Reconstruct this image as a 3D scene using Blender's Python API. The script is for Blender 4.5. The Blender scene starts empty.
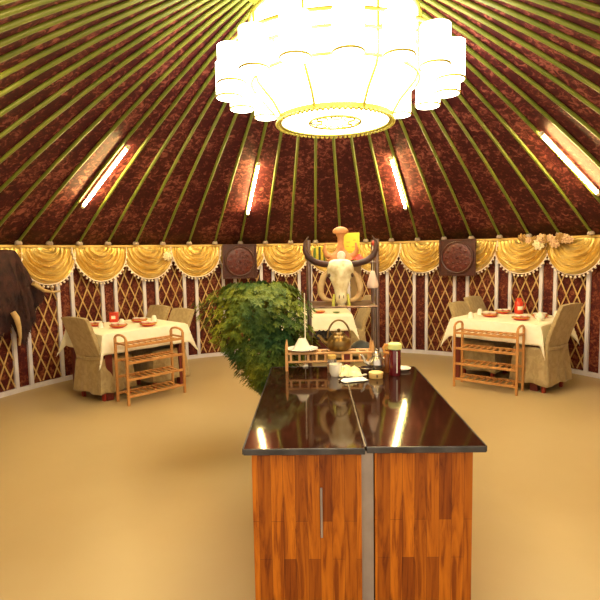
import bpy, math, random
from math import sin, cos, pi, radians as rad, hypot, atan2, sqrt
from mathutils import Vector, Matrix
random.seed(7)
COL = bpy.context.scene.collection

# ------------------------------------------------------------------ materials
MATS = {}
def mat(name, col=(.5,.5,.5), rough=.5, metal=0., spec=.5, emit=None, estr=0., trans=0., alpha=1., sheen=0., coat=0.):
    m = bpy.data.materials.new(name); m.use_nodes = True
    b = m.node_tree.nodes['Principled BSDF']
    b.inputs['Base Color'].default_value = (*col, 1)
    b.inputs['Roughness'].default_value = rough
    b.inputs['Metallic'].default_value = metal
    b.inputs['Specular IOR Level'].default_value = spec
    if emit: b.inputs['Emission Color'].default_value = (*emit, 1); b.inputs['Emission Strength'].default_value = estr
    if trans: b.inputs['Transmission Weight'].default_value = trans
    if sheen: b.inputs['Sheen Weight'].default_value = sheen
    if coat: b.inputs['Coat Weight'].default_value = coat; b.inputs['Coat Roughness'].default_value = .08
    MATS[name] = m
    return m
def nodes(m): return m.node_tree.nodes, m.node_tree.links, m.node_tree.nodes['Principled BSDF']
def coords(n, l, scale=(1,1,1)):
    tc = n.new('ShaderNodeTexCoord'); mp = n.new('ShaderNodeMapping'); mp.inputs['Scale'].default_value = scale
    l.new(tc.outputs['Object'], mp.inputs['Vector']); return mp.outputs['Vector']
def noise(n, l, vec, scale, detail=4, rough=.5, dist=0):
    t = n.new('ShaderNodeTexNoise'); t.inputs['Scale'].default_value = scale; t.inputs['Detail'].default_value = detail
    t.inputs['Roughness'].default_value = rough; t.inputs['Distortion'].default_value = dist
    l.new(vec, t.inputs['Vector']); return t.outputs['Fac']
def ramp(n, l, fac, stops):
    r = n.new('ShaderNodeValToRGB'); e = r.color_ramp.elements
    while len(e) < len(stops): e.new(.5)
    for q, (p, c) in zip(e, stops): q.position = p; q.color = (*c, 1)
    l.new(fac, r.inputs['Fac']); return r.outputs['Color']
def bump(n, l, b, h, strength=.3, dist=.01):
    k = n.new('ShaderNodeBump'); k.inputs['Strength'].default_value = strength; k.inputs['Distance'].default_value = dist
    l.new(h, k.inputs['Height']); l.new(k.outputs['Normal'], b.inputs['Normal'])
def noisy(name, c1, c2, scale, rough=.5, metal=0, vscale=(1,1,1), lo=.35, hi=.65, bmp=0, detail=4, sheen=0, coat=0, dist=0, spec=.5):
    m = mat(name, c1, rough, metal, sheen=sheen, coat=coat, spec=spec); n, l, b = nodes(m)
    f = noise(n, l, coords(n, l, vscale), scale, detail, dist=dist)
    l.new(ramp(n, l, f, [(lo, c1), (hi, c2)]), b.inputs['Base Color'])
    if bmp: bump(n, l, b, f, bmp)
    return m
def brocade(name, dark, mid, light, s=1.):
    m = mat(name, dark, .62, spec=.22); n, l, b = nodes(m); v = coords(n, l)
    f = noise(n, l, v, 13*s, 5, .65, .9); g = noise(n, l, v, 2.1, 2)
    ad = n.new('ShaderNodeMath'); ad.operation = 'MULTIPLY_ADD'; ad.inputs[1].default_value = .35; l.new(g, ad.inputs[0]); l.new(f, ad.inputs[2])
    c = ramp(n, l, ad.outputs[0], [(.60, dark), (.70, mid), (.84, light)])
    l.new(c, b.inputs['Base Color']); bump(n, l, b, f, .25, .004)
    return m
M_ROOF = brocade('roof_brocade', (.036,.0035,.006), (.066,.0085,.009), (.25,.075,.058), 1.3)
M_WALL = brocade('wall_brocade', (.060,.006,.007), (.115,.018,.010), (.28,.09,.04), 1.6)
M_FLOOR = mat('floor_screed', (.5,.36,.17), .33); n,l,b = nodes(M_FLOOR)
v = coords(n,l); f = noise(n,l,v,.55,5,.55); f2 = noise(n,l,coords(n,l,(1,.25,1)),3.2,7,.7,.6)
mx = n.new('ShaderNodeMix'); mx.data_type='RGBA'
l.new(ramp(n,l,f,[(.3,(.44,.315,.150)),(.7,(.53,.405,.215))]), mx.inputs['A']); l.new(ramp(n,l,f2,[(.70,(1,1,1)),(.80,(.72,.62,.52))]), mx.inputs['B'])
mx.blend_type='MULTIPLY'; mx.inputs['Factor'].default_value=.75; l.new(mx.outputs['Result'], b.inputs['Base Color'])
l.new(ramp(n,l,f,[(.2,(.28,)*3),(.8,(.48,)*3)]), b.inputs['Roughness'])
noisy('post_white', (.66,.62,.72), (.76,.72,.80), 6, .45)
noisy('lattice_wood', (.50,.30,.10), (.66,.44,.18), 9, .5)
noisy('rail_gold', (.62,.38,.09), (.72,.48,.14), 5, .45)
noisy('satin_gold', (.56,.35,.07), (.74,.55,.18), 4, .27, metal=.5, sheen=.2)
mat('bead', (.90,.76,.66), .35)
noisy('pole_green', (.095,.125,.016), (.15,.17,.026), 4, .38)
noisy('cap_beige', (.36,.27,.22), (.46,.36,.30), 8, .6)
m = noisy('carved_wood', (.060,.008,.008), (.125,.020,.014), 26, .38, bmp=.9, detail=6)
noisy('carved_wood_dark', (.045,.010,.008), (.075,.016,.012), 20, .35, bmp=.3)
# planks of the counter: vertical boards, each with its own tone and grain
M_PLANK = mat('plank_wood', (.6,.25,.05), .42, spec=.3); n,l,b = nodes(M_PLANK)
tc = n.new('ShaderNodeTexCoord'); sp = n.new('ShaderNodeSeparateXYZ'); l.new(tc.outputs['Object'], sp.inputs[0])
su = n.new('ShaderNodeMath'); su.operation='ADD'; l.new(sp.outputs['X'], su.inputs[0]); l.new(sp.outputs['Y'], su.inputs[1])
cb = n.new('ShaderNodeCombineXYZ'); l.new(su.outputs[0], cb.inputs['Y']); l.new(sp.outputs['Z'], cb.inputs['X'])
br = n.new('ShaderNodeTexBrick'); br.offset=.37; br.squash=1; br.inputs['Scale'].default_value=1; br.inputs['Brick Width'].default_value=.46; br.inputs['Row Height'].default_value=.052
br.inputs['Mortar Size'].default_value=.0007; br.inputs['Color1'].default_value=(.56,.165,.008,1); br.inputs['Color2'].default_value=(.19,.034,.002,1); br.inputs['Mortar'].default_value=(.12,.03,.006,1)
br.inputs['Bias'].default_value=-.15
l.new(cb.outputs[0], br.inputs['Vector'])
g = noise(n,l,coords(n,l,(14,14,1.1)),2.2,6,.6,1.6)
mx = n.new('ShaderNodeMix'); mx.data_type='RGBA'; mx.blend_type='MULTIPLY'; mx.inputs['Factor'].default_value=.85
l.new(br.outputs['Color'], mx.inputs['A']); l.new(ramp(n,l,g,[(.34,(.38,.22,.14)),(.48,(.9,.8,.7)),(.66,(1.2,1.2,1.1))]), mx.inputs['B']); l.new(mx.outputs['Result'], b.inputs['Base Color'])
noisy('counter_top', (.022,.007,.004), (.036,.012,.006), 3, .065, vscale=(1,.4,1), spec=.75)
noisy('counter_edge', (.050,.048,.052), (.10,.095,.10), 12, .3, metal=.6)
noisy('grey_metal', (.32,.27,.24), (.42,.36,.33), 6, .4, metal=.5)
noisy('chair_cover', (.36,.26,.12), (.44,.33,.165), 15, .6, bmp=.3, detail=5, sheen=.2, lo=.42, hi=.58, dist=1)
noisy('cloth_cream', (.90,.86,.68), (.94,.90,.74), 20, .75, bmp=.1)
noisy('red_wood', (.10,.012,.012), (.16,.020,.016), 6, .35)
noisy('red_foot', (.25,.02,.012), (.35,.035,.02), 6, .35)
noisy('rack_wood', (.46,.20,.055), (.58,.28,.09), 10, .45, vscale=(1,1,.3))
noisy('rack_wood_pale', (.68,.36,.13), (.78,.46,.2), 10, .45)
M_LEAF = mat('leaf', (.1,.2,.03), .6, spec=.25); n,l,b = nodes(M_LEAF); v = coords(n,l)
a = ramp(n,l,noise(n,l,v,2.8,3),[(.36,(.022,.082,.030)),(.50,(.080,.135,.020)),(.66,(.24,.26,.018))]); 
mx = n.new('ShaderNodeMix'); mx.data_type='RGBA'; mx.blend_type='MULTIPLY'; mx.inputs['Factor'].default_value=.6
l.new(a,mx.inputs['A']); l.new(ramp(n,l,noise(n,l,v,40,2),[(.3,(.5,.6,.55)),(.7,(1.5,1.35,1.1))]),mx.inputs['B']); l.new(mx.outputs['Result'],b.inputs['Base Color'])
mat('stem', (.16,.11,.04), .7); noisy('pot', (.30,.10,.05), (.36,.14,.07), 8, .6); mat('soil', (.04,.025,.015), .9)
LE = (1.0,.88,.67)
mat('lamp_glass', (.9,.85,.6), .4, emit=LE, estr=7.5)
mat('lamp_bowl', (.9,.85,.6), .4, emit=LE, estr=6.0)
mat('tube_light', (1,1,.9), .4, emit=(1,.72,.27), estr=100)
mat('tube_cap', (.7,.65,.5), .4)
noisy('lamp_frame', (.42,.36,.05), (.55,.48,.08), 8, .4, metal=.3)
noisy('bone', (.62,.49,.25), (.90,.84,.62), 16, .55, bmp=.5)
noisy('bone_tan', (.42,.25,.10), (.66,.47,.24), 12, .55, bmp=.4)
mat('hollow', (.11,.06,.03), .9)
noisy('horn_dark', (.035,.012,.010), (.085,.030,.022), 14, .35, bmp=.4)
mat('glass_foot', (.62,.62,.10), .2)
noisy('carving_orange', (.46,.17,.05), (.62,.28,.10), 18, .45, bmp=.3)
noisy('medallion', (.62,.52,.48), (.8,.7,.62), 40, .5, bmp=.5)
noisy('rack_metal', (.20,.13,.11), (.32,.23,.20), 8, .28, metal=.75)
mat('shelf_board', (.17,.085,.05), .4)
mat('book_yellow', (.72,.58,.03), .5); mat('book_green', (.14,.22,.03), .5); mat('book_dark', (.05,.07,.02), .5)
mat('card_yellow', (.78,.76,.06), .5); mat('paper_edge', (.8,.75,.55), .7); mat('print_orange', (.75,.35,.05), .6)
mat('red_cloth', (.55,.05,.02), .6); mat('red_enamel', (.62,.045,.02), .3); mat('white_glaze', (.85,.80,.70), .22)
noisy('brass', (.16,.095,.028), (.26,.16,.055), 10, .32, metal=.85)
noisy('silver', (.50,.46,.40), (.68,.62,.55), 12, .22, metal=.9)
mat('jar_glass', (.95,.92,.85), .05, trans=.85); mat('amber_glass', (.45,.16,.03), .1, trans=.55); mat('wine_glass', (.12,.006,.012), .08, coat=.4)
mat('lid_green', (.70,.78,.30), .4); mat('handle_orange', (.70,.32,.07), .4)
noisy('napkin', (.88,.80,.42), (.92,.88,.62), 24, .8, bmp=.4); mat('paper', (.88,.86,.80), .7)
mat('pale_wood', (.74,.48,.16), .5); mat('pale_wood_inner', (.82,.58,.22), .6)
noisy('black_cloth', (.015,.013,.014), (.04,.034,.034), 20, .7, bmp=.4); mat('box_red', (.12,.02,.012), .45); mat('bluegrey', (.10,.115,.13), .35)
mat('shade_pink', (.9,.70,.60), .5, trans=.1); mat('cord', (.8,.74,.55), .5)
noisy('rose_cream', (.80,.68,.42), (.88,.78,.55), 30, .6); noisy('rose_pink', (.60,.36,.20), (.76,.52,.32), 30, .6); mat('rose_brown', (.36,.20,.06), .6)
noisy('hide', (.016,.004,.007), (.055,.014,.013), 9, .85, bmp=.5); noisy('hide_tan', (.50,.32,.13), (.62,.44,.22), 12, .8, bmp=.4)
mat('canvas_tan', (.62,.44,.22), .7); mat('wax', (.85,.8,.65), .5)
noisy('stool_wood', (.50,.19,.05), (.62,.27,.08), 10, .45)

# ------------------------------------------------------------------ mesh builder
class MB:
    def __init__(s): s.v=[]; s.f=[]
    def add(s, vs, fs):
        o=len(s.v); s.v += [tuple(p) for p in vs]; s.f += [tuple(i+o for i in f) for f in fs]; return s
    def box(s, c, d, rz=0, M=None):
        x,y,z=[q/2 for q in d]; vs=[Vector((a*x,b_*y,c_*z)) for a in(-1,1) for b_ in(-1,1) for c_ in(-1,1)]
        R_ = M if M is not None else Matrix.Rotation(rz,3,'Z')
        vs=[R_@p+Vector(c) for p in vs]
        return s.add(vs,[(0,1,3,2),(4,6,7,5),(0,4,5,1),(2,3,7,6),(0,2,6,4),(1,5,7,3)])
    def bar(s, p, q, w, h, up=(0,0,1)):
        p,q=Vector(p),Vector(q); d=q-p; L=d.length; d.normalize(); x=d.cross(Vector(up)); 
        if x.length<1e-4: x=d.cross(Vector((1,0,0)))
        x.normalize(); y=x.cross(d)
        M=Matrix((x,d,y)).transposed(); return s.box((p+q)/2,(w,L,h),M=M)
    def tube(s, pts, r, seg=10, cap=True, flat=1.):
        pts=[Vector(p) for p in pts]; n_=len(pts); rs=r if isinstance(r,(list,tuple)) else [r]*n_
        vs=[]; prev=None
        for i,p in enumerate(pts):
            t=(pts[min(i+1,n_-1)]-pts[max(i-1,0)]).normalized()
            if prev is None:
                a=t.cross(Vector((0,0,1))); 
                if a.length<.1: a=t.cross(Vector((0,1,0)))
            else: a=prev-t*prev.dot(t)
            a.normalize(); prev=a; b_=t.cross(a)
            for k in range(seg):
                th=2*pi*k/seg; vs.append(p+a*cos(th)*rs[i]+b_*sin(th)*rs[i]*flat)
        fs=[(i*seg+k,i*seg+(k+1)%seg,(i+1)*seg+(k+1)%seg,(i+1)*seg+k) for i in range(n_-1) for k in range(seg)]
        if cap: fs += [tuple(range(seg))[::-1], tuple((n_-1)*seg+k for k in range(seg))]
        return s.add(vs,fs)
    def lathe(s, prof, c=(0,0,0), seg=28, sx=1., sy=1., a0=0., a1=2*pi):
        full=abs(a1-a0-2*pi)<1e-6; ns=seg if full else seg+1
        vs=[(c[0]+r*cos(a0+(a1-a0)*k/seg)*sx,c[1]+r*sin(a0+(a1-a0)*k/seg)*sy,c[2]+z) for r,z in prof for k in range(ns)]
        fs=[]
        for i in range(len(prof)-1):
            for k in range(seg):
                k2=(k+1)%ns if full else k+1
                fs.append((i*ns+k,i*ns+k2,(i+1)*ns+k2,(i+1)*ns+k))
        return s.add(vs,fs)
    def ball(s, c, r, seg=10, rings=6):
        rx,ry,rz_ = r if isinstance(r,(list,tuple)) else (r,r,r)
        return s.lathe([(max(sin(pi*i/rings),.001),-cos(pi*i/rings)*rz_) for i in range(rings+1)],c,seg,rx,ry)
    def torus(s, c, R_, r, seg=40, sub=8, sz=1.):
        vs=[(c[0]+(R_+r*cos(b_))*cos(a),c[1]+(R_+r*cos(b_))*sin(a),c[2]+r*sin(b_)*sz) for a in [2*pi*i/seg for i in range(seg)] for b_ in [2*pi*j/sub for j in range(sub)]]
        fs=[(i*sub+j,((i+1)%seg)*sub+j,((i+1)%seg)*sub+(j+1)%sub,i*sub+(j+1)%sub) for i in range(seg) for j in range(sub)]
        return s.add(vs,fs)
    def grid(s, fn, nu, nv):
        vs=[fn(i/nu,j/nv) for i in range(nu+1) for j in range(nv+1)]
        return s.add(vs,[(i*(nv+1)+j,(i+1)*(nv+1)+j,(i+1)*(nv+1)+j+1,i*(nv+1)+j+1) for i in range(nu) for j in range(nv)])
    def xf(s, M): s.v=[tuple(M@Vector(p)) for p in s.v]; return s
    def build(s, name, m, parent=None, loc=(0,0,0), rz=0, smooth=True, bevel=0, solid=0, subd=0, ang=38, merge=False):
        me=bpy.data.meshes.new(name); me.from_pydata(s.v,[],s.f); me.validate(); 
        ms = m if isinstance(m,(list,tuple)) else [m]
        for q in ms: me.materials.append(MATS[q] if isinstance(q,str) else q)
        import bmesh as bmm
        bm=bmm.new(); bm.from_mesh(me)
        if merge: bmm.ops.remove_doubles(bm,verts=bm.verts,dist=1e-4)
        bmm.ops.recalc_face_normals(bm,faces=bm.faces); bm.to_mesh(me); bm.free()
        if smooth:
            me.shade_smooth(); me.set_sharp_from_angle(angle=rad(ang))
        o=bpy.data.objects.new(name,me); COL.objects.link(o); o.location=loc; o.rotation_euler=(0,0,rz)
        if parent: o.parent=parent
        if solid: md=o.modifiers.new('solid','SOLIDIFY'); md.thickness=solid; md.offset=0
        if subd: md=o.modifiers.new('sub','SUBSURF'); md.levels=subd; md.render_levels=subd
        if bevel: md=o.modifiers.new('bev','BEVEL'); md.width=bevel; md.segments=2; md.limit_method='ANGLE'
        return o
def tag(o, label=None, cat=None, group=None, kind=None):
    if label: o['label']=label
    if cat: o['category']=cat
    if group: o['group']=group
    if kind: o['kind']=kind
    return o
def thing(name, label, cat, loc=(0,0,0), rz=0, group=None):
    o=bpy.data.objects.new(name,None); COL.objects.link(o); o.location=loc; o.rotation_euler=(0,0,rz); o.empty_display_size=.1
    return tag(o,label,cat,group)
def kids(o): return [c for c in bpy.data.objects if c.parent==o]
def copy_tree(o, parent=None):
    c=o.copy(); COL.objects.link(c); c.parent=parent
    for ch in kids(o): copy_tree(ch,c)
    return c
def clone(o, loc, rz, label, group=None, s=1):
    c=copy_tree(o); c.location=loc; c.rotation_euler=(0,0,rz); c.scale=(s,s,s); tag(c,label,None,group); return c

# ------------------------------------------------------------------ yurt shell
CX,CY,R = .183,4.264,3.955
WT,AP = 1.753,4.10
SL = (AP-WT)/R*1.1
def P(a, r, z): return Vector((CX+r*sin(a), CY+r*cos(a), z))      # a = 0 points away from the camera
def roofz(r):
    q=1-r/R; return WT+(AP-WT)*(q+.3*q*(1-q))
def arc_strip(a0, a1, prof, seg=None):
    """sweep a closed (radius, z) profile round the yurt"""
    mb=MB(); n_=seg or max(2,int(abs(a1-a0)/rad(1.5))); m_=len(prof)
    vs=[P(a0+(a1-a0)*i/n_, r, z) for i in range(n_+1) for r,z in prof]
    fs=[(i*m_+j,(i+1)*m_+j,(i+1)*m_+(j+1)%m_,i*m_+(j+1)%m_) for i in range(n_) for j in range(m_)]
    fs += [tuple(range(m_)), tuple(n_*m_+j for j in range(m_))[::-1]]
    return mb.add(vs,fs)
# floor
fl=MB(); fl.lathe([(0.001,0),(5.6,0),(5.6,-.08),(.001,-.08)],(CX,CY,0),72)
tag(fl.build('floor',M_FLOOR),'bare beige screed floor with faint scratches','floor',kind='structure')
SCR=[((-1.35,3.55),(-.72,4.35)),((-1.0,3.9),(-.8,4.02)),((-1.55,3.7),(-1.2,3.45))]
# walls
DOOR=rad(150)
walls={}
for nm,a0,a1 in (('wall_left',-DOOR,rad(-67)),('wall_back',rad(-67),rad(67)),('wall_right',rad(67),DOOR)):
    w=arc_strip(a0,a1,[(R,0),(R+.05,0),(R+.05,WT+.02),(R,WT+.02)]).build(nm,M_WALL)
    tag(w,'curved wall hung with dark red brocade',None,kind='structure'); walls[nm]=(w,a0,a1)
    bb=arc_strip(a0,a1,[(R-.045,0),(R-.0005,0),(R-.0005,.055),(R-.045,.055)]).build('baseboard_'+nm[5:],'post_white',bevel=.003)
    tag(bb,'white skirting along the foot of the curved wall',None,kind='structure')
tag(arc_strip(-DOOR,DOOR,[(R-.045,WT-.055),(R-.001,WT-.055),(R-.001,WT),(R-.045,WT)]).build('trim_1','rail_gold'),'gold band along the top of the wall',None,kind='structure')
# lattice bays with white posts, parts of the wall they are fixed to
T0,DT=-1.08868705,.1555185
BW=.69*DT
def seg_clip(x0,z0,x1,z1,xa,xb):
    if x0==x1: return None
    t0,t1=0,1
    ta,tb=(xa-x0)/(x1-x0),(xb-x0)/(x1-x0)
    if ta>tb: ta,tb=tb,ta
    t0,t1=max(t0,ta),min(t1,tb)
    if t1-t0<.01: return None
    return (x0+(x1-x0)*t0,z0+(z1-z0)*t0,x0+(x1-x0)*t1,z0+(z1-z0)*t1)
for i in range(-9,24):
    a=T0+DT*i
    if a<-DOOR+.02 or a+BW>DOOR-.02: continue
    par=[w for w,a0,a1 in walls.values() if a0<=a+BW/2<=a1][0]
    mb=MB(); W=BW*R; K=.43; zb,zt=.07,WT-.06; H=zt-zb
    for sgn in (1,-1):
        for k in range(-12,10):
            x0=.02+k*.141 if sgn==1 else .02+(k+.0)*.141+.0
            if sgn==1: sg=seg_clip(x0,zb,x0+K*H,zt,0,W)
            else: sg=seg_clip(W-x0,zb,W-x0-K*H,zt,0,W)
            if not sg: continue
            rr=R-.012 if sgn==1 else R-.021
            p=P(a+sg[0]/R,rr,sg[1]); q=P(a+sg[2]/R,rr,sg[3]); nrm=P(a+(sg[0]+sg[2])/2/R,1,0)-P(0,0,0)*1
            nrm=Vector((sin(a+BW/2),cos(a+BW/2),0))
            mb.bar(p,q,.015,.008,up=nrm)
    mb.build('lattice','lattice_wood',par,smooth=False)
    for e in (a,a+BW):
        m2=MB(); c=P(e,R-.024,(.055+WT-.055)/2); m2.box(c,(.045,.036,WT-.11),rz=-e); m2.build('post','post_white',par,bevel=.003)
# roof: brocade cone with a crown opening, open over the doorway the camera stands in
rc=.62
mb=MB(); NA,NR=124,10
rows=[R+.05-(R+.05-rc)*j/NR for j in range(NR+1)]
for i in range(NA):
    a0,a1=2*pi*i/NA-pi,2*pi*(i+1)/NA-pi; am=(a0+a1)/2
    for j in range(NR):
        if abs(am)>rad(146) and rows[j]>2.7: continue
        mb.add([P(a0,rows[j],roofz(rows[j])),P(a1,rows[j],roofz(rows[j])),P(a1,rows[j+1],roofz(rows[j+1])),P(a0,rows[j+1],roofz(rows[j+1]))],[(0,1,2,3)])
ceil=mb.build('ceiling',M_ROOF,solid=.02,merge=True); tag(ceil,'conical roof lined with dark red brocade between green poles','ceiling',kind='structure')
cr=MB(); cr.lathe([(rc-.10,0),(rc+.03,0),(rc+.03,.10),(rc-.10,.10),(rc-.10,0)],(CX,CY,roofz(rc)-.07),48)
for k in range(6):
    a=pi*k/6; pts=[P(a,t*(rc-.05),roofz(rc)+.0+.22*(1-t*t)) for t in [q/8-1 for q in range(17)]]; cr.tube(pts,.018,8)
tag(cr.build('trim_2','pole_green'),'green crown ring at the top of the roof',None,kind='structure')
tp=MB(); tp.lathe([(rc+.02,0),(.45,.16),(.2,.26),(.001,.28)],(CX,CY,roofz(rc)+.03),32); tag(tp.build('trim_3',M_ROOF,solid=.01),'cover over the crown of the roof',None,kind='structure')
NP=61
for k in range(NP):
    a=rad(1.2)+2*pi*k/NP
    aa=(a+pi)%(2*pi)-pi
    r0=R-.05 if abs(aa)<rad(147) else 2.72
    off=.03
    mb=MB(); mb.tube([P(aa,r_,roofz(r_)-off) for r_ in [r0+(rc-.02-r0)*q/9 for q in range(10)]],[.0165+.0005*q for q in range(10)],8)
    pole=mb.build('roof_pole','pole_green',ceil,ang=60)
    if r0>3:
        mb=MB(); mb.lathe([(.001,.0),(.040,.0),(.044,.020),(.030,.045),(.001,.05)],(0,0,0),14)
        M=Matrix.Translation(P(aa,R-.085,WT+.002)); mb.xf(M); mb.build('end_cap','cap_beige',pole)

# ------------------------------------------------------------------ fluorescent tubes under the roof
def tube_lamp(a_deg, r0, r1, label):
    a=rad(a_deg); t=thing('fluorescent_tube',label,'lamp',P(a,(r0+r1)/2,roofz((r0+r1)/2)-.02),0,'fluorescent tubes under the roof')
    o=Vector(t.location); of=.080
    p=P(a,r0,roofz(r0)-of)-o; q=P(a,r1,roofz(r1)-of)-o
    MB().tube([p,q],.0155,10).build('bulb','tube_light',t)
    b_=MB(); d=(q-p).normalized(); nrm=Vector((sin(a)*SL,cos(a)*SL,1))
    nn=nrm.normalized()
    b_.bar(p-d*.03+nn*.024,q+d*.03+nn*.024,.018,.012,up=nrm); b_.build('batten','tube_cap',t)
    for e,s in ((p,-1),(q,1)):
        MB().tube([e+d*s*.003,e+d*s*.04],.020,10).build('end_cap','tube_cap',t)
tube_lamp(-56.6,3.24,2.42,'fluorescent tube glowing on the roof at far left, above the table with the red tin')
tube_lamp(-16.2,3.26,2.46,'fluorescent tube glowing above the green plant, left of the buffalo horns')
tube_lamp(24.1,3.23,2.43,'fluorescent tube glowing right of the chandelier, nearly above the right carved plaque')
tube_lamp(67.6,3.26,2.46,'fluorescent tube glowing on the roof at far right edge, above the right dining table')
for q,(ad,wh) in enumerate(((-112,'left'),(122,'right'),(-160,'left'),(166,'right'))):  # out-of-view tubes added as fill light for the room and counter fronts
    if abs(ad)<150: tube_lamp(ad,3.24,2.42,'added unseen fluorescent fill tube high on the %s side of the roof, beside the doorway'%wh)
    else: tube_lamp(ad,2.6,1.8,'added unseen fluorescent fill tube high over the doorway, on its %s'%wh)

# ------------------------------------------------------------------ chandelier
ch=thing('chandelier','large round chandelier with glowing bowl and ring of cylinder shades under the roof crown','chandelier',(CX+.13,CY,2.652))
def lampmb(prof,seg=48,c=(0,0,0)): return MB().lathe(prof,c,seg)
tray=lampmb([(.435,.035),(.475,.035),(.475,.0),(.435,.0),(.435,.035)])
for k in range(72):
    a=2*pi*k/72; tray.ball((.472*cos(a),.472*sin(a),-.008),.0155,6,4)
tray.build('beaded_ring','lamp_frame',ch)
lampmb([(.001,.018),(.30,.012),(.438,.012)]).build('glass_tray','lamp_bowl',ch,solid=.006)
med=MB(); med.torus((0,0,.004),.21,.010,48,8); 
for k in range(8):
    a=2*pi*k/8; med.torus((.15*cos(a),.15*sin(a),.002),.045,.006,16,6)
med.build('medallion_ring','lamp_frame',ch)
lampmb([(.445,.03),(.52,.13),(.64,.26),(.66,.32),(.66,.78)]).build('glass_bowl','lamp_glass',ch)
fr=MB(); fr.torus((0,0,.30),.672,.012,64,8); fr.torus((0,0,.78),.672,.016,64,8)
fr.build('frame_ring','lamp_frame',ch)
for k in range(8):
    a=2*pi*(k+.5)/8; pts=[(r_*cos(a),r_*sin(a),z_) for r_,z_ in ((.47,.02),(.53,.12),(.65,.25),(.675,.32),(.675,.78))]
    MB().tube(pts,.011,8).build('rib','lamp_frame',ch)
oring=MB(); oring.torus((0,0,.51),.86,.014,72,8); oring.torus((0,0,.47),.70,.012,64,8); oring.build('outer_ring','lamp_frame',ch)
NL=16
for k in range(NL):
    a=2*pi*k/NL; x,y=.025+.885*cos(a),.885*sin(a)
    sh=MB().lathe([(.001,.210),(.098,.210),(.104,.220),(.104,.485),(.03,.49),(.001,.49)],(x,y,0),24).build('cylinder_shade','lamp_glass',ch)
    MB().torus((x,y,.220),.1045,.008,28,6).build('shade_rim','lamp_frame',sh)
    MB().tube([(x,y,.49),(x,y,.51),(.85*cos(a),.85*sin(a),.51),(.66*cos(a),.66*sin(a),.47)],.010,8).build('arm','lamp_frame',ch)
for k in range(4):
    a=pi/4+pi/2*k; MB().tube([(.66*cos(a),.66*sin(a),.78),(.03*cos(a),.03*sin(a),1.32)],.008,6).build('chain','lamp_frame',ch)
MB().tube([(0,0,1.30),(-.13,0,roofz(rc)+.18-2.67)],.018,8).build('rod','lamp_frame',ch)

# ------------------------------------------------------------------ golden swags with bead fringe
SW0,SWD=rad(-63.8),rad(10.55)
swag_labels={}
def sw_lab(k):
    names={0:'gold satin swag at the far left, beside the dark hide',1:'gold satin swag second from the left, above the covered chair',2:'gold satin swag above the red tin on the left table',
     3:'gold satin swag right of the cream rosette, ending at the left carved plaque',4:'gold satin swag hanging mostly behind the left carved plaque',5:'gold satin swag above the green plant, left of the metal rack',
     6:'gold satin swag behind the skull, mostly hidden by books',7:'gold satin swag at the right side of the metal rack, right of the horns',8:'gold satin swag directly left of the right carved plaque',
     9:'gold satin swag partly covered by the right carved plaque',10:'gold satin swag above the right dining table, left of the rose garland',11:'gold satin swag at the far right below the rose garland'}
    return names.get(k,'gold satin swag on the wall beside the doorway')
for k in range(-7,20):
    a0=SW0+SWD*k; 
    if a0<-DOOR or a0+SWD>DOOR: continue
    rnd=random.Random(k); ph=rnd.random()*6; nf=5.0+rnd.random()*.8
    t=thing('gold_swag',sw_lab(k),'swag',P(a0+SWD/2,R-.06,WT-.04),0,'gold swags along the top of the wall' if k in swag_labels or not 0<=k<=11 else 'gold swags along the top of the wall')
    o=Vector(t.location)
    def sw(u,v,dr=0):
        th=pi*u; sn=max(0,sin(th))
        hw=.535*v**.72; uu=.5-hw*cos(th)
        z=WT-.028-.455*v*sn**.93
        fold=.72*abs(sin(pi*nf*v**.85+ph+.45*sin(2.2*th+ph)))+.28*abs(sin(pi*nf*2.3*v+2*ph+1.2*cos(th)))
        r=R-.070-.055*v**.5*sn-(.088*(1-fold)**1.3-.022)*(.35+.65*sn)*min(1,v*4)-(.010 if k%2 else 0)
        return P(a0+SWD*uu,r-dr,z)-o
    MB().grid(sw,44,60).build('drape','satin_gold',t,solid=.003)
    fr=MB(); NB=21
    pts=[sw(q/60,1) for q in range(61)]; fr.tube([p+Vector((0,0,-.004)) for p in pts],.008,6)
    for q in range(NB+1):
        p=sw((q+.5)/(NB+1),1); fr.tube([p,p+Vector((0,0,-.022))],.0025,4); fr.ball(p+Vector((0,0,-.034)),.0155,7,5)
    fr.build('bead_fringe','bead',t)
# rosettes and garland on the swags
def rosette(name,c,n_,r,mlist,label,cat,spread,seed):
    rnd=random.Random(seed); t=thing(name,label,cat,c)
    a=atan2(c[0]-CX,c[1]-CY); tx=Vector((cos(a),-sin(a),0)); ny=Vector((-sin(a),-cos(a),0))
    for k in range(n_):
        off=tx*((k/(max(n_-1,1))-.5)*spread if n_>1 else 0)+Vector((0,0,(rnd.random()-.5)*.07 if n_>1 else 0))+ny*rnd.random()*.02
        mb=MB()
        rr=r*(.75+.4*rnd.random()) if n_>1 else r
        for lay,(m_,q_) in enumerate(((4,.35),(6,.7),(8,1.0))):
            for j in range(m_):
                th=2*pi*(j+.5*lay)/m_+rnd.random()*.3
                d=tx*cos(th)+Vector((0,0,1))*sin(th); s_=ny.cross(d)
                b0=off+d*rr*q_*.15; w_=rr*.55*(.6+.4*q_)
                L_=rr*q_; lift=rr*(.75-.55*q_)
                pts=[b0+s_*w_*.25,b0-s_*w_*.25,b0+d*L_*.6-s_*w_*.6+ny*lift*.8,b0+d*L_*.6+s_*w_*.6+ny*lift*.8,b0+d*L_-s_*w_*.3+ny*lift*.9,b0+d*L_+s_*w_*.3+ny*lift*.9]
                mb.add(pts,[(0,1,2,3),(3,2,4,5)])
        mb.ball(off+ny*rr*.3,rr*.28,8,6)
        mb.build('blossom',mlist[k%len(mlist)],t,solid=.002)
    return t
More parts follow.
